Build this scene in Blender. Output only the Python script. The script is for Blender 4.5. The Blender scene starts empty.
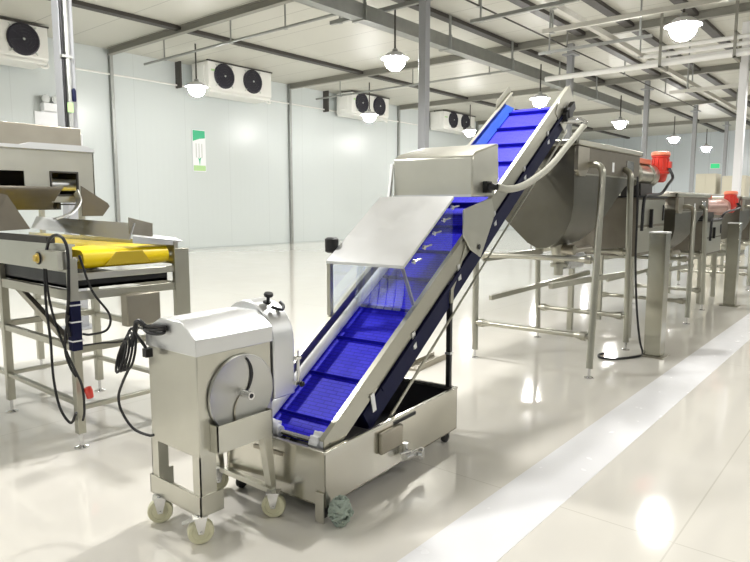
import bpy, math, random
from mathutils import Vector, Matrix
random.seed(7)
S = bpy.context.scene
COL = S.collection
PI = math.pi
V = Vector

# ------------------------------------------------------------------ mesh builder
def smooth_path(pts, n=6):
    P = [V(p) for p in pts]
    if len(P) < 3: return P
    out = []
    for i in range(len(P) - 1):
        p0 = P[i - 1] if i else P[0] * 2 - P[1]
        p1, p2 = P[i], P[i + 1]
        p3 = P[i + 2] if i + 2 < len(P) else P[-1] * 2 - P[-2]
        for k in range(n):
            t = k / n
            out.append(0.5 * ((2 * p1) + (p2 - p0) * t + (2 * p0 - 5 * p1 + 4 * p2 - p3) * t * t + (3 * p1 - p0 - 3 * p2 + p3) * t ** 3))
    out.append(P[-1])
    return out

class MB:
    def __init__(s): s.v, s.f = [], []
    def add(s, vs, fs):
        b = len(s.v); s.v += [V(p) for p in vs]; s.f += [[b + i for i in f] for f in fs]; return s
    def box(s, x0, x1, y0, y1, z0, z1):
        return s.add([(x0,y0,z0),(x1,y0,z0),(x1,y1,z0),(x0,y1,z0),(x0,y0,z1),(x1,y0,z1),(x1,y1,z1),(x0,y1,z1)],
                     [(3,2,1,0),(4,5,6,7),(0,1,5,4),(1,2,6,5),(2,3,7,6),(3,0,4,7)])
    def bar(s, a, b, w, h, up=(0,0,1)):
        a, b = V(a), V(b); d = (b - a).normalized(); u = V(up)
        if abs(d.dot(u)) > .99: u = V((1,0,0))
        r = d.cross(u).normalized() * (w / 2); u = r.cross(d).normalized() * (h / 2)
        vs = [a-r-u, a+r-u, a+r+u, a-r+u, b-r-u, b+r-u, b+r+u, b-r+u]
        return s.add(vs, [(0,1,2,3),(7,6,5,4),(0,4,5,1),(1,5,6,2),(2,6,7,3),(3,7,4,0)])
    def prism(s, poly, ax, a, b):
        n = len(poly)
        def mk(p, h):
            if ax == 'x': return (h, p[0], p[1])
            if ax == 'y': return (p[0], h, p[1])
            return (p[0], p[1], h)
        vs = [mk(p, a) for p in poly] + [mk(p, b) for p in poly]
        fs = [list(range(n))[::-1], list(range(n, 2*n))] + [[i, (i+1) % n, n + (i+1) % n, n + i] for i in range(n)]
        return s.add(vs, fs)
    def tube(s, pts, r, n=10, closed=False):
        P = [V(p) for p in pts]; m = len(P)
        rs = r if isinstance(r, (list, tuple)) else [r] * m
        T = []
        for i in range(m):
            if closed: t = P[(i+1) % m] - P[i-1]
            else: t = P[min(i+1, m-1)] - P[max(i-1, 0)]
            T.append(t.normalized() if t.length > 1e-9 else V((0,0,1)))
        u = V((0,0,1)) if abs(T[0].z) < .9 else V((1,0,0))
        u = (u - T[0] * u.dot(T[0])).normalized()
        vs = []
        for i in range(m):
            u = u - T[i] * u.dot(T[i])
            u = u.normalized() if u.length > 1e-6 else T[i].orthogonal().normalized()
            w = T[i].cross(u)
            for k in range(n):
                a = 2 * PI * k / n
                vs.append(P[i] + (u * math.cos(a) + w * math.sin(a)) * rs[i])
        fs = []
        for i in range(m if closed else m - 1):
            j = (i + 1) % m
            for k in range(n):
                fs.append([i*n+k, i*n+(k+1) % n, j*n+(k+1) % n, j*n+k])
        if not closed: fs += [list(range(n))[::-1], list(range((m-1)*n, m*n))]
        return s.add(vs, fs)
    def cyl(s, a, b, r, n=20, r2=None):
        return s.tube([a, b], [r, r if r2 is None else r2], n)
    def lathe(s, prof, o, ax=(0,0,1), n=24):
        o, d = V(o), V(ax).normalized(); return s.tube_l(prof, o, d, n)
    def tube_l(s, prof, o, d, n):
        u = d.orthogonal().normalized(); w = d.cross(u); vs, fs = [], []
        for r, h in prof:
            for k in range(n):
                a = 2*PI*k/n; vs.append(o + d*h + (u*math.cos(a) + w*math.sin(a)) * max(r, 1e-5))
        for i in range(len(prof)-1):
            for k in range(n): fs.append([i*n+k, i*n+(k+1) % n, (i+1)*n+(k+1) % n, (i+1)*n+k])
        fs += [list(range(n))[::-1], list(range((len(prof)-1)*n, len(prof)*n))]
        return s.add(vs, fs)
    def ell(s, c, rx, ry, rz, n=16):
        prof = []; m = n // 2; vs, fs = [], []
        for i in range(m + 1):
            t = PI * i / m
            for k in range(n):
                a = 2*PI*k/n
                vs.append((c[0]+rx*math.sin(t)*math.cos(a)+1e-6, c[1]+ry*math.sin(t)*math.sin(a), c[2]-rz*math.cos(t)))
        for i in range(m):
            for k in range(n): fs.append([i*n+k, i*n+(k+1) % n, (i+1)*n+(k+1) % n, (i+1)*n+k])
        return s.add(vs, fs)
    def build(s, name, mat, parent=None, org=(0,0,0), bevel=0, smooth=35, solid=0):
        me = bpy.data.meshes.new(name)
        o_ = V(org)
        me.from_pydata([tuple(p - o_) for p in s.v], [], s.f)
        import bmesh
        bm = bmesh.new(); bm.from_mesh(me)
        bmesh.ops.remove_doubles(bm, verts=bm.verts, dist=1e-5) if solid else None
        bmesh.ops.recalc_face_normals(bm, faces=bm.faces); bm.to_mesh(me); bm.free()
        me.materials.append(mat)
        if smooth:
            me.shade_smooth(); me.set_sharp_from_angle(angle=math.radians(smooth))
        o = bpy.data.objects.new(name, me); COL.objects.link(o)
        if parent is not None: o.parent = parent
        if solid:
            m = o.modifiers.new('solid', 'SOLIDIFY'); m.thickness = solid; m.offset = -1
        if bevel:
            m = o.modifiers.new('bevel', 'BEVEL'); m.width = bevel; m.segments = 2; m.limit_method = 'ANGLE'; m.angle_limit = .6
        return o

def tag(o, label, cat, group=None, kind=None):
    o['label'] = label; o['category'] = cat
    if group: o['group'] = group
    if kind: o['kind'] = kind
    return o
def thing(name, loc, label, cat, group=None, rz=0):
    o = bpy.data.objects.new(name, None); COL.objects.link(o)
    o.location = loc; o.rotation_euler = (0, 0, rz); o.empty_display_size = .1
    return tag(o, label, cat, group)
def struct(o, label=None, cat=None):
    o['kind'] = 'structure'
    if label: o['label'] = label
    if cat: o['category'] = cat
    return o
def dup(root, loc, label):
    r = root.copy(); COL.objects.link(r); r.location = loc; r['label'] = label
    for ch in list(root.children):
        c = ch.copy(); COL.objects.link(c); c.parent = r
        for g in list(ch.children):
            k = g.copy(); COL.objects.link(k); k.parent = c
    return r

# ------------------------------------------------------------------ materials
def newmat(name):
    m = bpy.data.materials.new(name); m.use_nodes = True
    nt = m.node_tree; b = nt.nodes['Principled BSDF']; return m, nt, b
def plain(name, col, rough=.5, metal=0, spec=.5, coat=0):
    m, nt, b = newmat(name)
    b.inputs['Base Color'].default_value = (*col, 1); b.inputs['Roughness'].default_value = rough
    b.inputs['Metallic'].default_value = metal; b.inputs['Specular IOR Level'].default_value = spec
    b.inputs['Coat Weight'].default_value = coat
    tc = nt.nodes.new('ShaderNodeTexCoord'); n = nt.nodes.new('ShaderNodeTexNoise'); n.inputs['Scale'].default_value = 9
    nt.links.new(tc.outputs['Object'], n.inputs['Vector'])
    mr = nt.nodes.new('ShaderNodeMapRange'); mr.inputs['To Min'].default_value = max(rough-.06, .02); mr.inputs['To Max'].default_value = rough+.06
    nt.links.new(n.outputs['Fac'], mr.inputs['Value']); nt.links.new(mr.outputs['Result'], b.inputs['Roughness'])
    return m
def steel(name, c1, c2, rough=.28, stretch=(3, 3, 70), bump=.02, metal=.86):
    m, nt, b = newmat(name); L = nt.links.new
    tc = nt.nodes.new('ShaderNodeTexCoord')
    mp = nt.nodes.new('ShaderNodeMapping'); mp.inputs['Scale'].default_value = stretch
    n1 = nt.nodes.new('ShaderNodeTexNoise'); n1.inputs['Scale'].default_value = 3; n1.inputs['Detail'].default_value = 4
    n2 = nt.nodes.new('ShaderNodeTexNoise'); n2.inputs['Scale'].default_value = 5; n2.inputs['Detail'].default_value = 6
    L(tc.outputs['Object'], mp.inputs['Vector']); L(mp.outputs['Vector'], n1.inputs['Vector']); L(tc.outputs['Object'], n2.inputs['Vector'])
    cr = nt.nodes.new('ShaderNodeMix'); cr.data_type = 'RGBA'
    cr.inputs['A'].default_value = (*c1, 1); cr.inputs['B'].default_value = (*c2, 1)
    L(n2.outputs['Fac'], cr.inputs['Factor']); L(cr.outputs['Result'], b.inputs['Base Color'])
    b.inputs['Metallic'].default_value = metal
    ad = nt.nodes.new('ShaderNodeMath'); ad.operation = 'ADD'; L(n1.outputs['Fac'], ad.inputs[0]); L(n2.outputs['Fac'], ad.inputs[1])
    mr = nt.nodes.new('ShaderNodeMapRange'); mr.inputs['From Min'].default_value = .6; mr.inputs['From Max'].default_value = 1.4
    mr.inputs['To Min'].default_value = rough*.92; mr.inputs['To Max'].default_value = rough*1.1
    L(ad.outputs[0], mr.inputs['Value']); L(mr.outputs['Result'], b.inputs['Roughness'])
    n3 = nt.nodes.new('ShaderNodeTexNoise'); n3.inputs['Scale'].default_value = 4; n3.inputs['Detail'].default_value = 1; L(tc.outputs['Object'], n3.inputs['Vector'])
    if bump:
        bp = nt.nodes.new('ShaderNodeBump'); bp.inputs['Strength'].default_value = bump*3; bp.inputs['Distance'].default_value = .01
        L(n3.outputs['Fac'], bp.inputs['Height']); L(bp.outputs['Normal'], b.inputs['Normal'])
    return m
M_STEEL = steel('brushed_steel', (.56,.55,.48), (.66,.65,.58), .30)
M_STEELB = steel('bright_steel', (.74,.75,.75), (.80,.81,.82), .36, (60,3,3))
M_TANK = steel('tank_steel', (.62,.60,.53), (.72,.70,.63), .20, (3,3,40), .05)
M_FRAME = steel('frame_steel', (.46,.45,.38), (.49,.48,.41), .34, (1,1,1), 0)
M_DARK = steel('kettle_steel', (.125,.12,.098), (.18,.172,.142), .34, (3,3,20), .05)
M_PIPE = steel('pipe_steel', (.40,.39,.33), (.50,.49,.42), .30, (3,3,20), 0)
M_BROWN = steel('brown_steel', (.34,.31,.25), (.48,.45,.38), .34, (6,6,6), .05)  # brownish steel tone, mottled by noise
M_FEED = steel('dark_brown_steel', (.13,.115,.085), (.22,.20,.165), .5, (4,4,4), metal=.5)  # dark brown tone for the chutes, mixer panels and cabinets
M_POST = steel('post_steel', (.40,.39,.33), (.46,.45,.38), .16, (1,1,1), 0, 1.0)
M_CHROME = steel('chrome', (.75,.75,.75), (.8,.8,.8), .1)
M_GALV = steel('galvanised', (.30,.31,.30), (.44,.45,.43), .5, (9,9,9), .05)
M_BEAM = plain('beam_paint', (.26,.255,.22), .5)
M_PURLIN = plain('purlin_paint', (.055,.05,.045), .55)
M_BRIGHTBEAM = plain('strut_paint', (.58,.57,.52), .45)
M_WHITEPIPE = plain('white_pipe', (.82,.82,.80), .35)
M_BLACK = plain('black_rubber', (.012,.012,.014), .45)
M_NAVY = plain('navy_matte', (.008,.010,.045), .6, spec=.2)
M_WHITE = plain('white_plastic', (.86,.87,.90), .35)
M_CREAM = plain('cream_nylon', (.72,.70,.50), .45)
M_CASING = plain('evaporator_casing', (.80,.80,.77), .4)
M_FANBLK = plain('fan_black', (.02,.018,.03), .5)
M_RED = plain('red_paint', (.62,.035,.02), .3, coat=.5)
M_REDCAP = plain('orange_red_cap', (.80,.22,.12), .4)
M_COPPER = plain('copper_pink', (.55,.35,.30), .4, metal=.6)
M_GREEN = plain('green_print', (.05,.48,.25), .5)
M_LGREEN = plain('pale_green_print', (.45,.68,.32), .5)
M_GREYP = plain('grey_print', (.55,.58,.55), .5)
M_COLUMN = plain('column_paint', (.34,.35,.37), .45)
M_CREAMBOX = plain('cream_cabinet', (.60,.57,.46), .5)
M_GREYHOSE = plain('grey_hose', (.46,.455,.39), .4)
M_YELLOWBTN = plain('amber_button', (.75,.55,.12), .3)
M_MOP = plain('grey_green_yarn', (.34,.40,.35), .9)
M_YELLOW = plain('yellow_belt', (1.0,.74,.0), .38)

def mat_belt():
    m, nt, b = newmat('blue_modular_belt'); L = nt.links.new
    b.inputs['Roughness'].default_value = .5; b.inputs['Specular IOR Level'].default_value = .15
    tc = nt.nodes.new('ShaderNodeTexCoord'); br = nt.nodes.new('ShaderNodeTexBrick')
    mp = nt.nodes.new('ShaderNodeMapping'); mp.inputs['Rotation'].default_value = (0,0,PI/2); mp.inputs['Scale'].default_value = (1,1,1)
    L(tc.outputs['Object'], mp.inputs['Vector']); L(mp.outputs['Vector'], br.inputs['Vector'])
    br.inputs['Scale'].default_value = 1; br.inputs['Brick Width'].default_value = .075; br.inputs['Row Height'].default_value = .0216
    br.inputs['Mortar Size'].default_value = .0022
    br.inputs['Color1'].default_value = (.035,.03,.85,1); br.inputs['Color2'].default_value = (.05,.04,.90,1); br.inputs['Mortar'].default_value = (.018,.015,.60,1)
    L(br.outputs['Color'], b.inputs['Base Color'])
    bp = nt.nodes.new('ShaderNodeBump'); bp.inputs['Strength'].default_value = .35; bp.inputs['Distance'].default_value = .004; bp.invert = True
    L(br.outputs['Fac'], bp.inputs['Height']); L(bp.outputs['Normal'], b.inputs['Normal'])
    return m
M_BELT = mat_belt()
M_FLIGHT = plain('blue_flight', (.012,.012,.36), .35)
M_BLUESIDE = plain('blue_side_strip', (.02,.09,.55), .35)

def mat_clear(name, tint, mix):
    m, nt, b = newmat(name); L = nt.links.new
    tr = nt.nodes.new('ShaderNodeBsdfTransparent'); tr.inputs['Color'].default_value = (*tint, 1)
    gl = nt.nodes.new('ShaderNodeBsdfGlossy'); gl.inputs['Roughness'].default_value = .08; gl.inputs['Color'].default_value = (.9,.92,1,1)
    lw = nt.nodes.new('ShaderNodeLayerWeight'); lw.inputs['Blend'].default_value = mix
    mx = nt.nodes.new('ShaderNodeMixShader'); L(lw.outputs['Facing'], mx.inputs['Fac'])
    L(tr.outputs[0], mx.inputs[1]); L(gl.outputs[0], mx.inputs[2]); L(mx.outputs[0], nt.nodes['Material Output'].inputs['Surface'])
    nt.nodes.remove(b); return m
M_CLEAR = mat_clear('clear_vinyl', (.93,.95,.98), .35)
M_PANELCLEAR = mat_clear('clear_acrylic', (.90,.93,.97), .06)

def emit(name, col, s):
    m, nt, b = newmat(name)
    b.inputs['Base Color'].default_value = (*[c*.8 for c in col],1)
    b.inputs['Emission Color'].default_value = (*col, 1); b.inputs['Emission Strength'].default_value = s; return m
LAMP = 190.0
M_BULB = emit('lamp_glow', (1,.985,.955), LAMP)
M_EXIT = emit('exit_sign_glow', (.05,.8,.3), .35)

def mat_floor():
    m, nt, b = newmat('polished_epoxy_floor'); L = nt.links.new
    tc = nt.nodes.new('ShaderNodeTexCoord')
    n = nt.nodes.new('ShaderNodeTexNoise'); n.inputs['Scale'].default_value = .8; n.inputs['Detail'].default_value = 5
    L(tc.outputs['Object'], n.inputs['Vector'])
    mx = nt.nodes.new('ShaderNodeMix'); mx.data_type = 'RGBA'
    mx.inputs['A'].default_value = (.80,.77,.70,1); mx.inputs['B'].default_value = (.86,.83,.77,1)
    L(n.outputs['Fac'], mx.inputs['Factor'])
    # straight cast joints every 3.4 m
    sx = nt.nodes.new('ShaderNodeSeparateXYZ'); L(tc.outputs['Object'], sx.inputs[0])
    def joint(out, period, off):
        a = nt.nodes.new('ShaderNodeMath'); a.operation = 'ADD'; a.inputs[1].default_value = off; L(out, a.inputs[0])
        p = nt.nodes.new('ShaderNodeMath'); p.operation = 'PINGPONG'; p.inputs[1].default_value = period/2; L(a.outputs[0], p.inputs[0])
        c = nt.nodes.new('ShaderNodeMath'); c.operation = 'LESS_THAN'; c.inputs[1].default_value = .004; L(p.outputs[0], c.inputs[0]); return c
    j1 = joint(sx.outputs['X'], 4.0, .9); j2 = joint(sx.outputs['Y'], 4.0, -.72)
    mxx = nt.nodes.new('ShaderNodeMath'); mxx.operation = 'MAXIMUM'; L(j1.outputs[0], mxx.inputs[0]); L(j2.outputs[0], mxx.inputs[1])
    m2 = nt.nodes.new('ShaderNodeMix'); m2.data_type = 'RGBA'; m2.inputs['B'].default_value = (.70,.67,.60,1)
    L(mx.outputs['Result'], m2.inputs['A']); L(mxx.outputs[0], m2.inputs['Factor'])
    L(m2.outputs['Result'], b.inputs['Base Color'])
    mr = nt.nodes.new('ShaderNodeMapRange'); mr.inputs['To Min'].default_value = .04; mr.inputs['To Max'].default_value = .10
    n2 = nt.nodes.new('ShaderNodeTexNoise'); n2.inputs['Scale'].default_value = 2.2; L(tc.outputs['Object'], n2.inputs['Vector'])
    L(n2.outputs['Fac'], mr.inputs['Value']); L(mr.outputs['Result'], b.inputs['Roughness'])
    b.inputs['Specular IOR Level'].default_value = .6; b.inputs['Coat Weight'].default_value = .15; b.inputs['Coat Roughness'].default_value = .04
    bp = nt.nodes.new('ShaderNodeBump'); bp.inputs['Strength'].default_value = .02; bp.inputs['Distance'].default_value = .03
    L(n2.outputs['Fac'], bp.inputs['Height']); L(bp.outputs['Normal'], b.inputs['Normal'])
    return m
def mat_panels(name, col, axis, period, rough, seam=.75, wave=.25):
    m, nt, b = newmat(name); L = nt.links.new
    tc = nt.nodes.new('ShaderNodeTexCoord'); sx = nt.nodes.new('ShaderNodeSeparateXYZ'); L(tc.outputs['Object'], sx.inputs[0])
    p = nt.nodes.new('ShaderNodeMath'); p.operation = 'PINGPONG'; p.inputs[1].default_value = period/2; L(sx.outputs[axis], p.inputs[0])
    c = nt.nodes.new('ShaderNodeMath'); c.operation = 'LESS_THAN'; c.inputs[1].default_value = .012; L(p.outputs[0], c.inputs[0])
    n = nt.nodes.new('ShaderNodeTexNoise'); n.inputs['Scale'].default_value = .5; L(tc.outputs['Object'], n.inputs['Vector'])
    m1 = nt.nodes.new('ShaderNodeMix'); m1.data_type = 'RGBA'
    m1.inputs['A'].default_value = (*[x*.96 for x in col],1); m1.inputs['B'].default_value = (*col,1); L(n.outputs['Fac'], m1.inputs['Factor'])
    m2 = nt.nodes.new('ShaderNodeMix'); m2.data_type = 'RGBA'; m2.inputs['B'].default_value = (*[x*seam for x in col],1)
    L(m1.outputs['Result'], m2.inputs['A']); L(c.outputs[0], m2.inputs['Factor']); L(m2.outputs['Result'], b.inputs['Base Color'])
    b.inputs['Roughness'].default_value = rough
    w = nt.nodes.new('ShaderNodeMath'); w.operation = 'PINGPONG'; w.inputs[1].default_value = .11; L(sx.outputs[axis], w.inputs[0])
    bp = nt.nodes.new('ShaderNodeBump'); bp.inputs['Strength'].default_value = wave; bp.inputs['Distance'].default_value = .02
    L(w.outputs[0], bp.inputs['Height']); L(bp.outputs['Normal'], b.inputs['Normal'])
    return m
M_FLOOR = mat_floor()
M_WALL = mat_panels('wall_panels', (.61,.655,.655), 'X', 1.9, .32, .9, .3)
M_WALLY = mat_panels('end_wall_panels', (.55,.60,.63), 'Y', 1.15, .3)
M_CEIL = mat_panels('ceiling_panels', (.55,.545,.49), 'X', 1.3, .5, .6, .05)
M_STRIPE = plain('white_floor_paint', (.93,.93,.95), .25)

# ------------------------------------------------------------------ room
XA, XB, YA, YB, ZC = -6.0, 48.0, -10.0, 19.75, 6.5
struct(MB().box(XA,XB,YA,YB,-.12,0).build('floor', M_FLOOR, smooth=0))
struct(MB().box(XA,XB,YA,YB,ZC,ZC+.12).build('ceiling', M_CEIL, smooth=0))
struct(MB().box(XA,XB,YB,YB+.12,-.12,ZC+.12).build('wall_left', M_WALL, smooth=0))
M_WALLG = mat_panels('grey_side_wall', (.42,.44,.44), 'X', 1.9, .4, .9, .1)
struct(MB().box(XA,XB,YA-.12,YA,-.12,ZC+.12).build('wall_right', M_WALLG, smooth=0))
struct(MB().box(XB,XB+.12,YA-.12,YB+.12,-.12,ZC+.12).build('wall_back', M_WALLY, smooth=0))
struct(MB().box(XA-.12,XA,YA-.12,YB+.12,-.12,ZC+.12).build('wall_front', M_WALLG, smooth=0))
struct(MB().box(XA,XB,YB-.02,YB,0,.05).build('baseboard_left', plain('skirting', (.50,.54,.54), .4), smooth=0))
struct(MB().box(XA,XB,1.29,1.635,0,.002).build('floor_stripe', M_STRIPE, smooth=0), 'white painted walkway stripe running along the polished floor', 'floor stripe')

# pilasters on the left wall, columns, beams, purlins
for i, x in enumerate((10.6, 18.25, 25.6, 33.2, 40.8)):
    struct(MB().box(x-.055, x+.055, YB-.12, YB, 0, ZC).build('wall_pilaster', M_GALV, bevel=.01))
for x in (3.81, 11.55, 19.3, 26.9, 34.6, 41.8):
    m = MB().box(x-.09,x+.09,8.11,8.29,0,ZC); m.box(x-.2,x+.2,8.0,8.4,0,.02); m.box(x-.2,x+.2,8.0,8.4,ZC-.35,ZC-.3)
    struct(m.build('column', M_COLUMN, bevel=.012))
for x in (20.07,):
    m = MB().box(x-.10,x+.10,3.50,3.70,0,ZC); m.box(x-.2,x+.2,3.4,3.8,0,.02)
    struct(m.build('column', plain('white_column_paint', (.85,.85,.87), .35), bevel=.012))
for x in (3.0, 10.55, 18.25, 25.6, 33.2, 40.8):
    m = MB().box(x-.02,x+.02,YA,YB-.12,6.31,ZC); m.box(x-.08,x+.08,YA,YB-.12,6.30,6.32); m.box(x-.09,x+.09,YA,YB-.12,ZC-.02,ZC)
    struct(m.build('ceiling_beam', M_BEAM, smooth=0))
for y in (15.8, 9.56, 7.45, 6.1, 4.5, 3.0, 1.4, -.4, -2.4):
    m = MB().box(XA,XB,y-.12,y+.12,6.40,ZC-.001)
    struct(m.build('ceiling_purlin', M_PURLIN, smooth=0))
# short ceiling brackets between wall and beam
for x in (13.0, 20.3, 27.6):
    struct(MB().box(x-.03,x+.03,19.45,19.75,5.62,ZC).build('wall_bracket', M_PURLIN, smooth=0))

# ------------------------------------------------------------------ services under the ceiling
t = thing('cable_tray', (6,9.4,5.2), 'long galvanised cable tray hung under the ceiling, crossing the photo top', 'cable tray')
m = MB().box(6,30,9.34,9.36,5.62,5.94); m.box(6,30,9.36,9.62,5.62,5.64); m.box(6,30,9.36,9.4,5.92,5.94); m.box(6,30,9.60,9.62,5.62,5.94)
m.build('trough', M_GALV, t, (6,9.4,5.2), smooth=0)
for x in (7.5, 10.9, 14.3, 17.7, 21.1, 24.5):
    m = MB().bar((x,9.33,5.60),(x,9.33,5.96),.1,.02); m.box(x-.05,x+.05,9.32,9.66,5.595,5.618); m.box(x-.035,x+.035,9.325,9.36,5.6,6.45)
    m.build('hanger', M_GALV, t, (6,9.4,5.2), smooth=0)
def pipe_thing(name, a, b, r, mat, label, cat, hang=(), group=None, square=False, hz=ZC):
    t = thing(name, a, label, cat, group)
    m = MB()
    if square: m.bar(a, b, 2*r, 2*r)
    else: m.cyl(a, b, r, 12)
    m.build('run', mat, t, a)
    A, B = V(a), V(b)
    for k in hang:
        p = A.lerp(B, k)
        h = MB().cyl(p - V((0,0,r*1.2)), (p.x,p.y,hz), .022, 8); h.box(p.x-.05,p.x+.05,p.y-.05,p.y+.05,p.z-r*1.3,p.z-r*.9)
        h.build('hanger', M_GALV, t, a, smooth=0)
    return t
pipe_thing('lamp_strut', (13.0,6.15,5.24), (13.0,-4,5.24), .045, M_BRIGHTBEAM, 'pale strut channel holding the largest, nearest lamp at upper right', 'strut', (.02,.35,.7), square=True)
pipe_thing('lamp_strut', (20.5,5.6,4.92), (20.5,-4,4.92), .05, M_BRIGHTBEAM, 'low pale strut below the white pipe bundle at upper right', 'strut', (.05,.25,.55), square=True)
pipe_thing('lamp_strut', (11.8,7.2,5.38), (11.8,4.9,5.38), .035, M_GALV, 'short grey strut hanging above the blue conveyor head', 'strut', (.1,.85), square=True)
pipe_thing('lamp_strut', (11.8,11.2,6.05), (11.8,8.2,6.05), .045, M_GALV, 'grey strut above the lamp left of the centre column', 'strut', (.1,.9), square=True)
pipe_thing('lamp_strut', (14.6,7.0,5.2), (14.6,4.4,5.2), .03, M_GALV, 'short grey strut hanging in front of the dark ceiling purlins', 'strut', (.1,.9), square=True)
pipe_thing('brace_pipe', (10.95,18.3,5.9), (10.95,9.8,5.9), .035, M_GALV, 'thin grey pipe hung below the first ceiling beam near left cooler', 'pipe', (.13,.5,.75))
pipe_thing('brace_pipe', (18.7,18.6,5.85), (18.7,9.8,5.85), .035, M_GALV, 'thin grey pipe hung below the second ceiling beam near the middle cooler', 'pipe', (.15,.55,.9))
pipe_thing('conduit', (8,7.6,6.0), (32,7.6,6.0), .02, M_PURLIN, 'thin dark conduit under the ceiling above the conveyor head', 'conduit', (.2,.4,.6,.8))
pipe_thing('light_duct', (9,5.8,5.65), (46,5.8,5.65), .06, M_BRIGHTBEAM, 'pale straight duct running lengthwise under the ceiling at upper right', 'duct', (.1,.25,.4,.6,.8), square=True)
t0 = [(17.75,5.62,'topmost'),(17.95,5.5,'second from top'),(18.15,5.38,'third from top'),(17.8,5.24,'lowest and thickest')]
for x, z, w in t0:
    y1 = 8.3 if z < 5.3 else 5.6
    pipe_thing('white_pipe', (x,y1,z), (x,-5,z), .075 if z < 5.3 else .055, M_WHITEPIPE, 'white ceiling pipe, %s of the bundle at upper right' % w, 'pipe', (), 'white pipe bundle')
for k, y in enumerate((5.1, 3.4)):
    m = MB().box(17.6,18.3,y-.03,y+.03,5.12,5.16); m.box(17.6,17.65,y-.03,y+.03,5.12,ZC); m.box(18.25,18.3,y-.03,y+.03,5.12,5.75); m.box(17.6,18.3,y-.03,y+.03,5.70,5.74)
    tag(m.build('pipe_bracket', M_BEAM, smooth=0), ('pipe bracket on the white pipe bundle, nearer the conveyor','pipe bracket on the white pipe bundle, nearer the white column')[k], 'bracket', 'pipe brackets')
tag(MB().tube([(9.2,19.68,5.72),(30,19.68,5.72)], .03, 8).build('wall_conduit', M_WHITEPIPE), 'thin white conduit running along the upper left wall panels', 'conduit')

# ------------------------------------------------------------------ pendant lamps
def lamp_proto(loc, top, label):
    t = thing('pendant_lamp', loc, label, 'lamp', 'pendant lamps')
    MB().cyl((0,0,.24),(0,0,top-loc[2]), .022, 10).build('rod', M_PURLIN, t)
    MB().lathe([(.03,.30),(.06,.28),(.07,.18),(.0,.17)], (0,0,0)).build('socket', M_GALV, t)
    MB().lathe([(.05,.215),(.16,.20),(.31,.085),(.32,.07),(.30,.085),(.15,.185),(.05,.20)], (0,0,0), n=32).build('reflector', M_WHITE, t)
    MB().lathe([(.005,-.20),(.10,-.185),(.19,-.12),(.235,-.03),(.225,.05),(.15,.11),(.07,.15),(.005,.16)], (0,0,0)).build('bulb', M_BULB, t)
    return t
L1 = lamp_proto((11.87,9.25,4.87), 6.02, 'bright bulb on a long rod just left of the centre column')
row2 = [(19.47,'bright bulb directly above the blue conveyor head'), (27.0,'bright bulb above the dark kettle, left of the red motor'),
        (35.0,'small far bulb above and right of the red motor'), (41.9,'smallest farthest bulb, right of the far slim column')]
for x, lb in row2: 
    d = dup(L1, (x,9.25,4.92), lb)
Lb = lamp_proto((11.2,16,4.92), 6.2, 'bright bulb in front of the two-fan cooler at left')
dup(Lb, (18.95,16,4.95), 'bright bulb in front of the middle two-fan cooler')
dup(Lb, (26.3,16,5.0), 'small bulb by the farthest cooler, beside the conveyor head')
lamp_proto((13.0,3.38,4.82), 5.185, 'largest nearest lamp glowing at the upper right')
# unseen lamps: the rows continued out of view, plus added ones
def off_lamp(x, y, k=1.0):
    l = bpy.data.lights.new('unseen_lamp', 'SPOT'); l.spot_size = math.radians(172); l.spot_blend = .15; l.energy = 4*PI*PI*.2*.2*LAMP*k; l.shadow_soft_size = .2; l.color = (1,.985,.955)
    o = bpy.data.objects.new('unseen_lamp', l); o.location = (x,y,4.9); COL.objects.link(o)
for (x,y) in [(3.5,16),(-3.8,16),(33.8,16),(41.3,16),(4.2,9.25),(-3.4,9.25),(20.6,2.2),(28.2,2.2),(36,2.2),(43.5,2.2),
              (13,-3.6),(20.6,-3.6),(28.2,-3.6),(36,-3.6)]:
    off_lamp(x, y)
for (x,y,k) in [(5.3,3.2,2.2),(2.0,6.0,2.2),(-2.8,3.2,.6),(-2.4,-3.6,.5),(5.3,-3.6,1.1),(12.6,-3.4,.6)]: off_lamp(x, y, k)  # strengths set per lamp to light the near floor; some added off the rows

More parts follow.
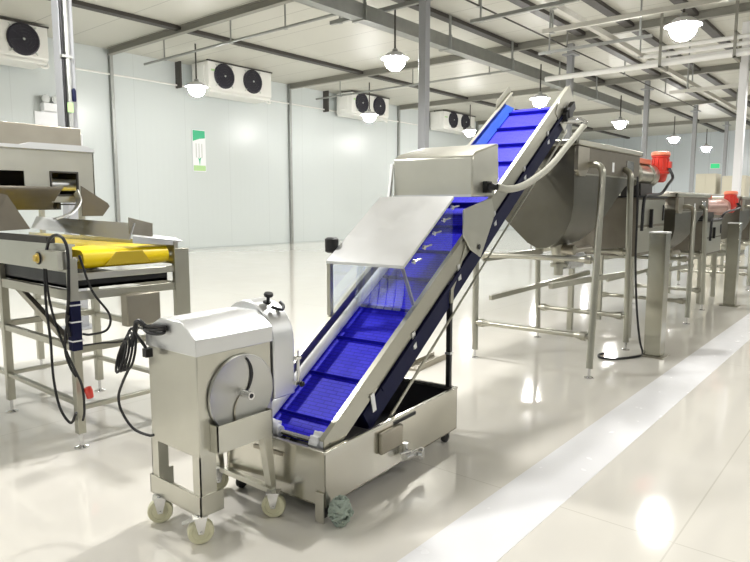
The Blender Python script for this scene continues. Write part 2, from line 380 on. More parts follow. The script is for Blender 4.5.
# ------------------------------------------------------------------ evaporators on the left wall
def evaporator(x0, x1, yf, z0, z1, fx, label):
    o = (x0, yf, z0)
    t = thing('unit_cooler', o, label, 'cooler', 'unit coolers')
    yb = YB - .35
    m = MB().prism([(yf,z0+.06),(yf+.06,z0),(yb,z0),(yb,z1),(yf,z1)], 'x', x0, x1)
    m.build('casing', M_CASING, t, o, bevel=.02)
    MB().box(x0+.05,x1-.05,yf+.02,yb,z0-.09,z0).build('drip_tray', M_CASING, t, o, bevel=.02)
    MB().box(x0-.05,x1+.03,yf-.03,yf+.02,z1-.01,z1+.03).build('top_rail', M_PURLIN, t, o)
    r = .42
    for c in fx:
        zc = (z0+z1)/2 + .03
        f = MB().lathe([(r,0),(r,.05),(r*.9,.07),(r*.86,.05),(0.0,.045)], (c,yf+.01,zc), (0,-1,0), 28).build('fan', M_FANBLK, t, o)
        g = MB()
        for q in (.25,.45,.65,.85): g.tube([(c+r*q*math.cos(a),yf-.075,zc+r*q*math.sin(a)) for a in [2*PI*k/24 for k in range(24)]], .006, 5, True)
        for k in range(8):
            a = 2*PI*k/8+.2; g.cyl((c,yf-.075,zc),(c+r*.95*math.cos(a),yf-.07,zc+r*.95*math.sin(a)), .006, 5)
        g.build('fan_guard', M_FANBLK, f, (0,0,0)) if False else None
        gg = g.build('fan_guard', plain('guard_black', (.02,.018,.028), .4) if 'guard_black' not in bpy.data.materials else bpy.data.materials['guard_black'], f, o)
        MB().lathe([(.035,0),(.03,.02),(.0,.025)], (c,yf-.07,zc), (0,-1,0), 12).build('hub', M_GREYP, f, o)
        br = MB()
        for a in (.8,2.35,3.93,5.5): br.bar((c+r*.98*math.cos(a),yf-.04,zc+r*.98*math.sin(a)),(c+r*1.2*math.cos(a),yf-.01,zc+r*1.2*math.sin(a)),.03,.03)
        br.build('mounting_tab', M_GREYP, f, o)
    MB().tube(smooth_path([(x1-.3,yf+.1,z0-.05),(x1-.15,yf+.05,z0-.16),(x1+.0,yf+.1,z0-.12),(x1+.05,yf+.3,z0+.05)]), .035, 8).build('drain_pipe', M_WHITEPIPE, t, o)
    h = MB()
    for x in (x0+.2, x1-.2):
        for y in (yf+.15, yb-.15): h.cyl((x,y,z1-.02),(x,y,ZC), .02, 8)
    if ZC - z1 > .03: h.build('hanger_rod', M_PURLIN, t, o)
    m = MB().box(x0+.12,x0+.35,yf-.012,yf,z1-.32,z1-.26); m.build('sticker', M_LGREEN, t, o, smooth=0)
    MB().box(x0-.05,x0+.0,yf+.2,yb-.1,z0+.15,z1-.1).build('side_cover', M_CASING, t, o, bevel=.01)
    return t
evaporator(4.6, 8.15, 18.45, 5.52, 6.42, (7.5,5.9), 'unit cooler cut off at the left edge, behind the big grey column')
evaporator(13.4, 16.2, 18.45, 5.53, 6.46, (14.05,15.3), 'white two-fan unit cooler above the green and white poster')
evaporator(20.75, 23.3, 18.5, 5.55, 6.42, (21.4,22.6), 'white two-fan unit cooler just left of the centre column')
evaporator(27.9, 31.0, 18.55, 5.60, 6.42, (28.8,30.0), 'small far unit cooler between centre column and blue conveyor head')

# ------------------------------------------------------------------ things on the wall
o = (13.83,19.72,2.8)
t = thing('wall_poster', o, 'tall white poster with green ends on the left wall', 'poster')
MB().box(13.55,14.1,19.715,19.745,2.8,4.28).build('sheet', M_WHITE, t, o, smooth=0)
MB().prism([(13.57,3.88),(13.85,3.97),(14.08,4.0),(14.08,4.26),(13.57,4.26)], 'y', 19.708, 19.714).build('header', M_GREEN, t, o, smooth=0)
MB().box(13.57,14.08,19.708,19.714,2.83,3.02).build('footer', M_LGREEN, t, o, smooth=0)
m = MB()
for k in range(3): m.box(13.68+.12*k,13.71+.12*k,19.709,19.714,3.3,3.8)
m.build('printed_text', M_GREYP, t, o, smooth=0)
m = MB().prism([(13.83,3.02),(13.8,3.22),(13.76,3.3),(13.83,3.26),(13.9,3.32),(13.86,3.2)], 'y', 19.708, 19.714)
m.build('printed_plant', M_GREEN, t, o, smooth=0)
o = (8.6,19.7,4.3)
t = thing('emergency_light', o, 'white twin-head emergency light on the wall beside the grey column', 'emergency light')
MB().box(8.38,8.85,19.5,19.75,4.34,4.58).build('body', M_WHITE, t, o, bevel=.02)
for x in (8.47,8.76):
    MB().lathe([(.06,0),(.115,.05),(.12,.12),(.0,.125)], (x,19.66,4.69), (0,-1,0), 18).build('lamp_head', M_GALV, t, o)
tag(MB().box(8.2,8.87,19.71,19.75,3.88,4.335).build('wall_plate', M_WHITE, bevel=.01), 'white rectangular plate below the twin-head emergency light', 'plate')

# ------------------------------------------------------------------ vegetable cutter
O = (1.86,2.64,0)
T = thing('vegetable_cutter', O, 'stainless vegetable cutter on cream caster wheels, nearest machine', 'machine')
body = [(2.435,.42),(2.845,.42),(2.845,.985),(2.73,1.045),(2.545,1.045),(2.435,.97)]
MB().prism(body, 'x', 1.655, 2.10).build('body', M_STEEL, T, O, bevel=.006)
hood = [(2.427,.908),(2.427,.986),(2.54,1.060),(2.715,1.060),(2.853,.99),(2.853,.908)]
MB().prism(hood, 'x', 1.648, 2.108).build('hood', M_STEELB, T, O, bevel=.004)
arch = [(2.425,.60)] + [(2.64-.215*math.cos(a), .885+.215*math.sin(a)) for a in [PI*k/20 for k in range(21)]] + [(2.855,.60)]
dr = MB().prism(arch, 'x', 2.11, 2.255).build('drum_cover', M_STEELB, T, O, bevel=.008)
arch2 = [(2.445,.62)] + [(2.64-.195*math.cos(a), .885+.195*math.sin(a)) for a in [PI*k/20 for k in range(21)]] + [(2.835,.62)]
MB().prism(arch2, 'x', 2.255, 2.262).build('outlet_plate', M_STEEL, dr, O)
k = MB().lathe([(.009,0),(.009,.035),(.022,.037),(.026,.046),(.022,.056),(.0,.058)], (2.19,2.555,1.085), (-.1,-.25,1), 18)
k.build('clamp_knob', M_BLACK, dr, O)
k = MB().tube(smooth_path([(2.165,2.50,1.072),(2.185,2.475,1.062),(2.215,2.47,1.056),(2.235,2.485,1.072),(2.235,2.51,1.088)]), .009, 8)
k.lathe([(.02,0),(.022,.012),(.0,.014)], (2.19,2.565,1.078), (0,-.3,1), 14)
k.build('clamp_lever', M_BLACK, dr, O)
k = MB().cyl((2.27,2.415,.66),(2.27,2.415,.79), .009, 10); k.box(2.245,2.285,2.405,2.43,.785,.80); k.box(2.245,2.285,2.405,2.43,.65,.665); k.cyl((2.27,2.415,.80),(2.27,2.415,.83), .005, 8)
k.build('latch_bolt', M_CHROME, dr, O)
MB().lathe([(.011,0),(.016,.01),(.013,.022),(.0,.024)], (2.27,2.40,.655), (0,-1,0), 12).build('latch_knob', M_BLACK, dr, O)
# front disc
c = (1.90, 2.43, .685); r = .195
dm = MB().lathe([(r,0),(r,.012),(r-.005,.015),(r-.010,.012),(0,.012)], c, (0,-1,0), 48).build('blade_disc', steel('disc_steel', (.50,.50,.47), (.60,.60,.57), .36, (2,2,2)), T, O)
def arcpts(cx, cz, rr, a0, a1, y, n=10): return [(cx+rr*math.cos(a0+(a1-a0)*i/n), y, cz+rr*math.sin(a0+(a1-a0)*i/n)) for i in range(n+1)]
def band(m, pts, w):
    P = [V(p) for p in pts]; vs, fs = [], []
    for i, p in enumerate(P):
        t = (P[min(i+1,len(P)-1)] - P[max(i-1,0)]).normalized(); nrm = V((t.z,0,-t.x)) * (w/2 * (1 - .5*abs(2*i/(len(P)-1)-1)))
        vs += [p-nrm, p+nrm, p+nrm+V((0,.004,0)), p-nrm+V((0,.004,0))]
    for i in range(len(P)-1):
        for k in range(4): fs.append([4*i+k, 4*i+(k+1) % 4, 4*i+4+(k+1) % 4, 4*i+4+k])
    fs += [[0,1,2,3],[4*(len(P)-1)+k for k in (3,2,1,0)]]
    m.add(vs, fs)
m = MB(); band(m, arcpts(1.83,.775,.125,-.75,.72,2.412), .020); m.build('cutting_slot', M_BLACK, dm, O, smooth=0)
m = MB(); band(m, arcpts(1.97,.595,.125,PI-.75,PI+.72,2.412), .010); m.build('cutting_slot', M_BROWN, dm, O, smooth=0)
m = MB(); m.tube([(1.90,2.418,.685),(1.90,2.35,.685)], .019, 18); m.build('shaft_tube', M_CHROME, dm, O)
MB().cyl((1.90,2.3505,.685),(1.90,2.349,.685), .012, 14).build('shaft_hole', M_BLACK, dm, O)
# catch tray in front of the disc
m = MB().box(1.715,2.05,2.375,2.381,.45,.575); m.box(1.715,1.721,2.375,2.434,.45,.575); m.box(2.044,2.05,2.375,2.434,.45,.575); m.box(1.715,2.05,2.375,2.434,.44,.45)
m.build('catch_tray', M_STEEL, T, O, smooth=0)
# legs and base
def leg(x0, x1, ya, yb_, zt, zb, nm='leg'):
    m = MB().box(x0,x0+.006,ya,yb_,zb,zt); m.box(x0,x1,ya if ya < 2.6 else yb_-.006, ya+.006 if ya < 2.6 else yb_, zb, zt); return m.build(nm, M_STEEL, T, O, smooth=0)
leg(1.655,1.745,2.435,2.495,.425,.14); leg(1.655,1.745,2.79,2.85,.425,.14)
m = MB().box(1.648,1.654,2.43,2.865,.14,.235); m.box(1.648,1.78,2.43,2.436,.14,.235); m.box(1.648,1.78,2.859,2.865,.14,.235); m.box(1.648,1.78,2.43,2.865,.135,.142)
m.build('base_bracket', M_STEEL, T, O, smooth=0)
for y in (2.405, 2.84):
    MB().prism([(2.015,.44),(2.07,.44),(2.095,.115),(2.065,.115)], 'y', y, y+.05).build('leg', M_STEEL, T, O, bevel=.003)
MB().box(2.05,2.09,2.40,2.89,.115,.145).build('base_bracket', M_STEEL, T, O, bevel=.003)
def caster(x, y, ang, ztop, brake):
    ax = V((math.cos(ang), math.sin(ang), 0)); sd = V((-ax.y, ax.x, 0)); c = V((x,y,.062))
    f = MB()
    for s in (-1,1): f.add([c+ax*.024*s+sd*q[0]+V((0,0,q[1])) for q in ((-.012,-.008),(.012,-.008),(.03,.07),(-.03,.07))] + [c+ax*.028*s+sd*q[0]+V((0,0,q[1])) for q in ((-.012,-.008),(.012,-.008),(.03,.07),(-.03,.07))], [(0,1,2,3),(7,6,5,4),(0,4,5,1),(1,5,6,2),(2,6,7,3),(3,7,4,0)])
    f.bar(c+V((0,0,.071))-sd*.035, c+V((0,0,.071))+sd*.035, .06, .006); f.cyl(c+V((0,0,.07)), (x,y,ztop), .014, 10); f.cyl(c-ax*.032, c+ax*.032, .007, 8)
    if brake: f.bar(c+V((0,0,.06))+sd*.03, c+V((0,0,.05))+sd*.085, .03, .006)
    fk = f.build('caster', M_CHROME, T, O, smooth=0)
    w = MB().lathe([(.010,-.02),(.04,-.016),(.043,-.019),(.058,-.019),(.062,-.012),(.062,.012),(.058,.019),(.043,.019),(.04,.016),(.010,.02)], c, ax, 28)
    w.build('wheel', M_CREAM, fk, O)
caster(1.65,2.785,math.radians(56),.14,False); caster(1.66,2.455,math.radians(60),.14,True)
caster(2.055,2.385,math.radians(38),.12,False); caster(2.055,2.86,math.radians(70),.12,False)
# power cord hung on the left face
cm = MB()
for k in range(3):
    cm.tube([(1.628+.016*math.cos(a)+.004*k, 2.735+.085*math.sin(a), 1.0+.008*k+.012*math.cos(a+k)) for a in [2*PI*i/22 for i in range(22)]], .0085, 7, True)
cm.tube(smooth_path([(1.63,2.82,1.01),(1.62,2.85,1.03),(1.615,2.875,1.02),(1.612,2.885,.97),(1.605,2.91,.90)]), .012, 8)
random.seed(3)
for k in range(4):
    cz, cy, h, w = .885-.014*k, 2.925+.012*k, .105-.008*k, .050-.007*k
    tilt = .15+.11*k
    cm.tube([(1.605-.010*k+.014*math.cos(a), cy+w*math.sin(a)-tilt*h*math.cos(a)*.6, cz+h*math.cos(a)) for a in [2*PI*i/22 for i in range(22)]], .0065, 7, True)
cm.tube(smooth_path([(1.61,2.90,.99),(1.612,2.85,.95),(1.61,2.80,.92),(1.606,2.77,.90)]), .0085, 7)
cm.box(1.59,1.625,2.75,2.785,.868,.91)
cm.tube(smooth_path([(1.60,2.93,.79),(1.59,2.99,.70),(1.59,3.035,.62),(1.60,3.03,.54),(1.62,2.96,.46),(1.645,2.86,.44),(1.658,2.82,.448)]), .007, 8)
cm.build('power_cord', M_BLACK, T, O)
MB().cyl((1.62,2.90,1.0),(1.66,2.84,.985), .008, 8).build('cord_hook', M_CHROME, T, O)

# ------------------------------------------------------------------ inclined conveyor with water tank
T = thing('incline_conveyor', (2.168,2.122,0), 'steep blue-belt elevator conveyor standing in a stainless tank', 'conveyor', rz=math.radians(4.54))
SL = .64
def zt(s): return .405 + SL*s
CN = 1/math.sqrt(1+SL*SL); SN = SL*CN            # cos, sin of the slope
def pn(s, w, dn): return V((s + SN*dn, w, zt(s) - CN*dn))     # dn below rail top, square to the slope
# tank
m = MB().box(0,.006,0,.72,.085,.37); m.box(1.394,1.40,0,.72,.085,.37); m.box(0,1.40,0,.006,.085,.37); m.box(0,1.40,.714,.72,.085,.37); m.box(0,1.40,0,.72,.085,.092)
tk = m.build('water_tank', M_TANK, T, smooth=0)
m = MB().box(-.004,1.404,-.006,.018,.362,.378); m.box(-.004,1.404,.702,.726,.362,.378); m.box(-.006,.018,-.004,.724,.362,.378); m.box(1.382,1.406,-.004,.724,.362,.378)
m.build('rim', M_TANK, tk, bevel=.004)
m = MB().box(.007,1.393,.007,.713,.093,.10); m.box(.007,.010,.007,.713,.10,.35); m.box(1.390,1.393,.007,.713,.10,.35); m.box(.007,1.393,.007,.010,.10,.35); m.box(.007,1.393,.710,.713,.10,.35); m.build('inside_shade', M_BLACK, tk, smooth=0)  # black sheets stand in for the shade inside the steel tank
m = MB().box(-.007,-.001,.28,.50,.29,.31); m.build('slot_lip', M_BROWN, tk, smooth=0)
for (s, w) in ((.05,.05),(1.33,.05),(.05,.66),(1.33,.66)):
    f = MB().box(s-.03,s+.03,w-.03,w+.03,.078,.086); f.bar((s,w-.022,.08),(s,w-.022,.03),.03,.004,(1,0,0)); f.bar((s,w+.022,.08),(s,w+.022,.03),.03,.004,(1,0,0))
    fk = f.build('caster', M_CHROME, T, smooth=0)
    MB().lathe([(.01,-.016),(.032,-.016),(.036,-.01),(.036,.01),(.032,.016),(.01,.016)], (s,w,.036), (0,1,0), 20).build('wheel', M_BLACK, fk)
MB().box(-.012,-.002,.005,.06,.0,.16).build('corner_plate', M_TANK, T, bevel=.002)
# drain box and valve on the near side of the tank
m = MB().box(.46,.68,-.03,-.001,.21,.335); bx = m.build('drain_box', M_BROWN, T, bevel=.01)
m = MB().box(.62,.86,-.004,-.001,.335,.355); m.build('overflow_slot', M_BLACK, T, smooth=0)
m = MB().cyl((.70,-.03,.21),(.70,-.03,.14), .018, 12); m.cyl((.66,-.05,.14),(.82,-.05,.12), .022, 14); m.lathe([(.02,0),(.038,.008),(.038,.03),(.022,.036),(0,.038)], (.80,-.06,.12), (.3,-1,0), 16)
m.bar((.72,-.06,.165),(.60,-.06,.185), .015, .008); m.cyl((.72,-.05,.13),(.72,-.06,.165), .009, 8); m.build('ball_valve', M_CHROME, T)
# rails
def rail(w0, w1, name, inner):
    S0, S1 = .03, 3.55
    up = [(S0,zt(S0)),(S0,zt(S0)-.15),(S1,zt(S1)-.15),(S1,zt(S1))]
    r = MB().prism(up, 'y', w0, w1)
    wi = w1 if inner > 0 else w0
    r.prism([(S0,zt(S0)),(S0,zt(S0)-.012),(S1,zt(S1)-.012),(S1,zt(S1))], 'y', min(wi,wi+inner*.025), max(wi,wi+inner*.025))
    ob = r.build(name, M_FRAME, T, smooth=0)
    lo = MB().prism([(.24,.135),(.29,.135),(S1,zt(S1)-.385),(S1,zt(S1)-.415),(.24,.135-.001)], 'y', w0, w1)
    lo.build('lower_rail', M_FRAME, ob, smooth=0)
    for s in (.45,.88,1.45,2.0,2.55,3.05,3.45):
        a = zt(s)-.15; y = w0-.006 if inner > 0 else w1+.006
        MB().bar((s-.012,y,a+.02),(s+.012,y,a-.085), .035, .006, (0,1,0)).build('tie_bracket', M_STEELB, ob, smooth=0)
    return ob
rn = rail(.03,.036,'side_rail',1); rf = rail(.594,.60,'side_rail',-1)
# belt: carrying run with return run below
BD = .085
m = MB()
def slab(m, s0, s1, d0, d1, w0, w1):
    a, b, c, d = pn(s0,0,d0), pn(s1,0,d0), pn(s1,0,d1), pn(s0,0,d1)
    m.prism([(a.x,a.z),(b.x,b.z),(c.x,c.z),(d.x,d.z)], 'y', w0, w1)
slab(m, .045, 3.36, BD, BD+.012, .05, .58)
m.build('belt', M_BELT, T, smooth=0)
m = MB(); slab(m, .30, 3.35, .17, .30, .05, .58); m.build('shaded_return_belt', M_NAVY, T, smooth=0)  # return run and the shade around it merged into one navy slab
for k in range(13):
    s = .16 + .259*k
    m = MB(); a = pn(s,0,BD); 
    m.prism([(a.x,a.z),(a.x+.012*CN,a.z+.012*SN),(a.x+.008-SN*.026,a.z+.026*CN),(a.x-SN*.028-.002,a.z+.028*CN)], 'y', .065, .50)
    m.build('flight', M_FLIGHT, T, smooth=0)
# inside liner strips
m = MB(); slab(m, .06, 3.5, .02, .075, .04, .052); slab(m, 2.1, 3.5, .015, .03, .04, .052); m.build('liner_strip', M_WHITE, rn, smooth=0)
m = MB(); slab(m, 1.4, 3.4, .012, .078, .585, .592)
for (s0,s1) in ((1.9,3.38),):
    q = [pn(s0,.50,.075),pn(s0,.585,.02),pn(s1,.585,.02),pn(s1,.50,.075)]; e_ = V((-SN,0,CN))*.006
    m.add(q+[p-e_ for p in q], [(0,1,2,3),(7,6,5,4),(0,4,5,1),(1,5,6,2),(2,6,7,3),(3,7,4,0)])
m.build('liner_strip', M_BLUESIDE, rf, smooth=0)
m = MB().tube([pn(.06,.49,.02),pn(1.7,.49,.02)], .03, 16); m.build('guide_tube', M_WHITE, T)
# tail sprockets
for w in (.10,.43,.525):
    m = MB(); n_ = 8; pr = []; cs, cz_ = .075, .385
    for i in range(64):
        a = 2*PI*i/64; rr = .048 + .008*math.cos(n_*a); pr.append((cs + rr*math.cos(a), cz_ + rr*math.sin(a)))
    m.prism(pr, 'y', w-.028, w+.028); m.lathe([(.03,0),(.034,.006),(.03,.03),(0,.034)], (cs,w-.028,cz_), (0,-1,0), 18); m.build('tail_sprocket', M_WHITE, T)
for (w,zz,ss) in ((.53,.425,.06),(.43,.41,.062),(.115,.385,.06)):
    MB().ell((ss,w,zz), .036,.045 if w > .2 else .035,.042 if w > .2 else .03, 18).build('tail_cap', M_WHITE, T)
MB().cyl((.075,.03,.385), (.075,.60,.385), .014, 14).build('tail_shaft', M_CHROME, T)
MB().cyl(pn(3.30,.03,.16), pn(3.30,.60,.16), .07, 20).build('head_drum', M_NAVY, T)
# head plates and drive
for w in (.0235,.600):
    m = MB(); q_ = -.06 if w > .3 else -.003; a = [pn(3.30,0,q_),pn(3.56,0,q_),pn(3.60,0,.18),pn(3.30,0,.30),pn(3.18,0,.05)]; m.prism([(p.x,p.z) for p in a],'y',w,w+.006); m.build('head_plate', M_FRAME, T, smooth=0)
m = MB().lathe([(.05,0),(.055,.01),(.055,.05),(.05,.06),(0,.062)], pn(3.36,.022,.16), (0,-1,0), 20); m.bar(pn(3.28,-.005,.16), pn(3.5,-.005,.16), .04, .07); m.build('drive_bearing', M_BLACK, T)
# near conduit rail running up the side
m = MB(); m.bar(pn(.45,.02,.15), pn(3.4,.02,.15), .012, .03); m.build('side_strip', M_NAVY, rn, smooth=0)
# infeed hood
hz = lambda s: 1.25 + .675*(s-.757)
m = MB(); m.prism([(.757,1.25),(1.36,hz(1.36)),(1.36,hz(1.36)-.008),(.757,1.242)], 'y', .028, .602)
m.box(.752,.758,.028,.602,1.232,1.25); m.prism([(.757,1.25),(1.36,hz(1.36)),(1.36,hz(1.36)-.018),(.757,1.23)], 'y', .024, .03); m.prism([(.757,1.25),(1.36,hz(1.36)),(1.36,hz(1.36)-.018),(.757,1.23)], 'y', .60, .606)
hd = m.build('infeed_hood', M_STEELB, T, smooth=0)
MB().box(.757,.787,.575,.602,.90,1.245).build('hood_post', M_FRAME, hd, smooth=0)
MB().bar((.775,.045,1.235),(.90,.045,1.0), .02, .012).build('hood_brace', M_FRAME, hd, smooth=0)
MB().prism([(.79,.92),(.79,1.235),(1.36,1.615),(1.36,1.285)], 'y', .030, .034).build('side_window', M_PANELCLEAR, hd, smooth=0)
MB().prism([(.79,.92),(.79,1.235),(1.36,1.615),(1.36,1.285)], 'y', .596, .60).build('side_window', M_PANELCLEAR, hd, smooth=0)
for k in range(5):
    s = .86+.118*k; z = hz(s) - .055
    m = MB().cyl((s,.026,z),(s,.012,z), .014, 12); m.bar((s,.022,z),(s+.09,.022,z+.012), .008, .014, (0,1,0)); m.build('window_bolt', M_CHROME, hd)
for k in range(6):
    w = .13 + .062*k
    m = MB()
    pts = [(.93,1.36),(.935,1.2),(.925,1.08),(.90,.98),(.88,.955)]
    m.prism([(x,z) for x,z in pts]+[(x+.004,z) for x,z in pts[::-1]], 'y', w, w+.056); m.build('curtain_strip', M_CLEAR, hd, smooth=0)
m = MB().lathe([(.03,0),(.045,.01),(.045,.09),(.03,.1),(0,.1)], (.88,.66,1.29), (0,0,1), 16); m.cyl((.88,.60,1.27),(.88,.66,1.31), .018, 10); m.build('sensor_head', M_BLACK, hd)
# second cover box with chamfered near side
side = [(1.6,1.45),(1.6,1.925),(1.66,1.95),(2.04,2.04),(2.12,2.04),(2.12,1.78),(2.04,1.72)]
m = MB()
pf = [(1.6,1.655),(1.6,1.93),(1.66,1.965),(2.01,2.045),(2.03,1.80),(1.95,1.66)]
m.prism(pf, 'y', .012, .655); bxo = m.build('cover_box', M_STEEL, T, bevel=.012)
m = MB().box(1.592,1.60,.02,.64,1.655,1.672); m.build('box_lip', M_STEELB, bxo, smooth=0)
m = MB().prism([(1.58,1.64),(1.62,1.90),(1.60,1.90),(1.55,1.64)], 'y', .66, .68); m.build('box_flange', M_STEELB, bxo, smooth=0)
m = MB().prism([(1.47,1.57),(1.90,1.655),(1.96,1.53),(1.74,1.235),(1.57,1.30),(1.47,1.40)], 'y', .006, .016); sp = m.build('side_plate', M_STEEL, T, bevel=.003)
m = MB().lathe([(.015,0),(.02,.006),(0,.008)], (1.70,.005,1.31), (0,-1,0), 12); m.build('plate_bolt', M_BLACK, sp)
m = MB().lathe([(.028,0),(.032,.01),(.032,.05),(.024,.06),(.02,.10),(.0,.1)], (1.80,.012,1.725), (-.15,-1,0), 16); m.box(1.76,1.84,-.02,.012,1.685,1.765); cn_ = m.build('cable_gland', M_BLACK, T)
m = MB().tube(smooth_path([(1.80,-.085,1.725),(1.86,-.13,1.71),(2.106,-.15,1.742),(2.499,-.15,1.853),(2.75,-.15,1.955),(2.98,-.15,2.07),(3.2,-.15,2.175),(3.45,-.15,2.30)]), .026, 12); m.build('flexible_conduit', M_GREYHOSE, T)
m = MB().tube([(3.45,-.15,2.30),(3.48,-.15,2.33),(3.46,-.12,2.35),(3.42,.02,2.36)], .03, 12); m.build('conduit_elbow', M_CHROME, T)
# support legs standing on the back end of the tank
for w in (.055,.575):
    m = MB().box(1.365,1.395,w-.015,w+.015,.378,.95); m2 = MB().box(1.36,1.40,w-.018,w+.018,.95,1.24)
    lg = m.build('leg', M_BLACK, T, smooth=0); m2.build('leg_sleeve', M_FRAME, lg, smooth=0); MB().box(1.358,1.402,w-.02,w+.02,.60,.615).build('leg_clamp', M_STEELB, lg, smooth=0)
m = MB().bar((1.38,.05,1.02),(1.56,.03,1.36), .025, .02); m.build('brace', M_FRAME, T, smooth=0)
# knotted cloth yarn at the tank corner
random.seed(11)
rope = MB(); cx, cy, cz = 2.205, 2.055, .075
for k in range(26):
    a0, b0 = random.uniform(0,6.28), random.uniform(-1.0,1.2); pts = []
    for i in range(7):
        a = a0 + i*random.uniform(.25,.6); b = max(-1.1, min(1.3, b0 + .3*math.sin(i*1.1+k)))
        rr = random.uniform(.85,1.05)
        pts.append((cx+.055*rr*math.cos(a)*math.cos(b), cy+.055*rr*math.sin(a)*math.cos(b), max(.010, cz+.073*rr*math.sin(b))))
    rope.tube(smooth_path(pts, 4), .0085, 6)
tag(rope.build('mop_head', M_MOP), 'grey-green yarn mop head on the floor at the tank corner', 'mop')

# steel channel on the floor
c0 = V((2.168,2.122,0)); ca, sa = math.cos(math.radians(4.54)), math.sin(math.radians(4.54))
wl = lambda s,w,z: (c0.x+ca*s-sa*w, c0.y+sa*s+ca*w, z)
m = MB().bar(wl(2.78,1.21,.02), wl(3.38,1.24,.02), .15, .006); m.bar(wl(2.78,1.14,.03), wl(3.38,1.17,.03), .006, .06); m.bar(wl(2.78,1.28,.03), wl(3.38,1.31,.03), .006, .06)
m.bar(wl(2.78,1.21,.01), wl(3.38,1.24,.01), .15, .02)
tag(m.build('steel_channel', M_BROWN, smooth=0), 'low stainless channel lying on the floor behind the tank', 'channel')

# ------------------------------------------------------------------ sorting conveyor with yellow belt at the left
O = (2.25,5.0,0)
T = thing('belt_conveyor', O, 'stainless table conveyor with yellow belt at the left edge', 'conveyor')
XL, XR, Y0, Y1 = 1.865, 2.65, 4.08, 6.6
for (x, y) in ((XL,Y0),(XL,5.22),(2.58,5.24),(XR,Y0+.02),(XL,6.4),(2.58,6.4)):
    w = .027
    lg = MB().box(x-w,x+w,y-w,y+w,.10,1.26).build('leg', M_FRAME, T, O, bevel=.004)
    MB().lathe([(.045,0),(.045,.008),(.02,.016),(.012,.02),(.012,.11),(0,.11)], (x,y,0), (0,0,1), 16).build('levelling_foot', M_CHROME, lg, O)
MB().box(XL-.032,XL+.032,Y0-.032,Y0+.032,.66,.985).build('navy_sleeve', M_NAVY, T, O, bevel=.004)  # navy sleeve around the upper part of the corner leg
for z in (.72,.845,.955): MB().box(XL-.035,XL+.035,Y0-.035,Y0+.035,z,z+.009).build('cable_tie', M_WHITE, T, O, smooth=0)
MB().box(2.60,2.72,4.05,4.07,.70,1.285).build('end_upright', M_FRAME, T, O, bevel=.003)
m = MB().box(1.835,1.865,Y0-.02,Y1,1.17,1.335); m.box(1.825,1.885,Y0-.02,Y1,1.335,1.35); sr = m.build('side_frame', M_STEEL, T, O, smooth=0)
MB().box(1.815,1.87,Y0+.22,Y1,1.35,1.395).build('edge_strip', M_PURLIN, sr, O, bevel=.004)
MB().box(2.62,2.65,Y0,Y1,1.17,1.335).build('side_frame', M_STEEL, T, O, smooth=0)
MB().box(XL-.02,XL+.02,Y0,Y1,.985,1.05).build('upper_rail', M_FRAME, T, O, bevel=.003)
MB().box(2.58,2.62,Y0,Y1,.985,1.05).build('upper_rail', M_FRAME, T, O, bevel=.003)
MB().box(XL,XR,Y0-.02,Y0+.02,.985,1.04).build('upper_rail', M_FRAME, T, O, bevel=.003)
MB().box(XL,XR,Y0-.012,Y0+.02,1.115,1.16).build('end_rail', M_STEEL, T, O, bevel=.003)
MB().box(XL,2.58,5.2,5.24,.985,1.04).build('upper_rail', M_FRAME, T, O, bevel=.003)
for (a, b) in (((XL,Y0,.675),(XL,Y1,.675)),((XL,Y0,.66),(XR,Y0,.66)),((XL,5.22,.70),(2.58,5.24,.70)),((2.58,Y0,.68),(2.58,Y1,.68)),((XL,Y0,.30),(XL,Y1,.31)),((XL,5.22,.31),(2.58,5.24,.31)),((2.62,Y0,.30),(2.58,5.24,.30)),((XL,Y0,.27),(XR,Y0,.27))):
    MB().bar(a, b, .04, .045 if a[2] > .5 else .028).build('cross_rail', M_FRAME, T, O, bevel=.003)
MB().bar((XL+.05,5.1,1.0),(XL+.05,4.15,.62), .04, .045).build('diagonal_brace', M_BROWN, T, O, bevel=.003)
# black sheets standing in for shade in the gap beneath the belt; drive motor
m = MB().box(1.875,2.57,4.11,Y1,1.055,1.075); m.box(1.875,1.885,4.11,Y1,1.055,1.17); m.box(1.875,2.57,4.11,4.12,1.055,1.115); m.build('gap_shade', M_BLACK, T, O, smooth=0)
m = MB().cyl((2.10,4.2,1.10),(2.30,4.2,1.10), .04, 18); m.box(2.16,2.24,4.15,4.25,1.06,1.14); m.build('drive_motor', M_GREYP, T, O)
prof = [(4.145,1.305),(Y1,1.305),(Y1,1.18)] + [(4.145-.062*math.sin(a), 1.243-.062*math.cos(a)) for a in [PI*k/14 for k in range(15)]]
bl = MB().prism(prof, 'x', 1.95, 2.575).build('yellow_belt', M_YELLOW, T, O, smooth=50)
MB().cyl((1.87,4.145,1.243),(2.62,4.145,1.243), .02, 12).build('roller_shaft', M_CHROME, T, O)
m = MB().prism([(2.085,1.20),(2.42,1.20),(2.36,1.285),(2.17,1.285)], 'y', 4.070, 4.080); m.build('roller_shade', plain('shaded_yellow', (.55,.40,.02), .5), T, O, smooth=0)  # darker yellow trapezoid paints the shade on the belt's end roller
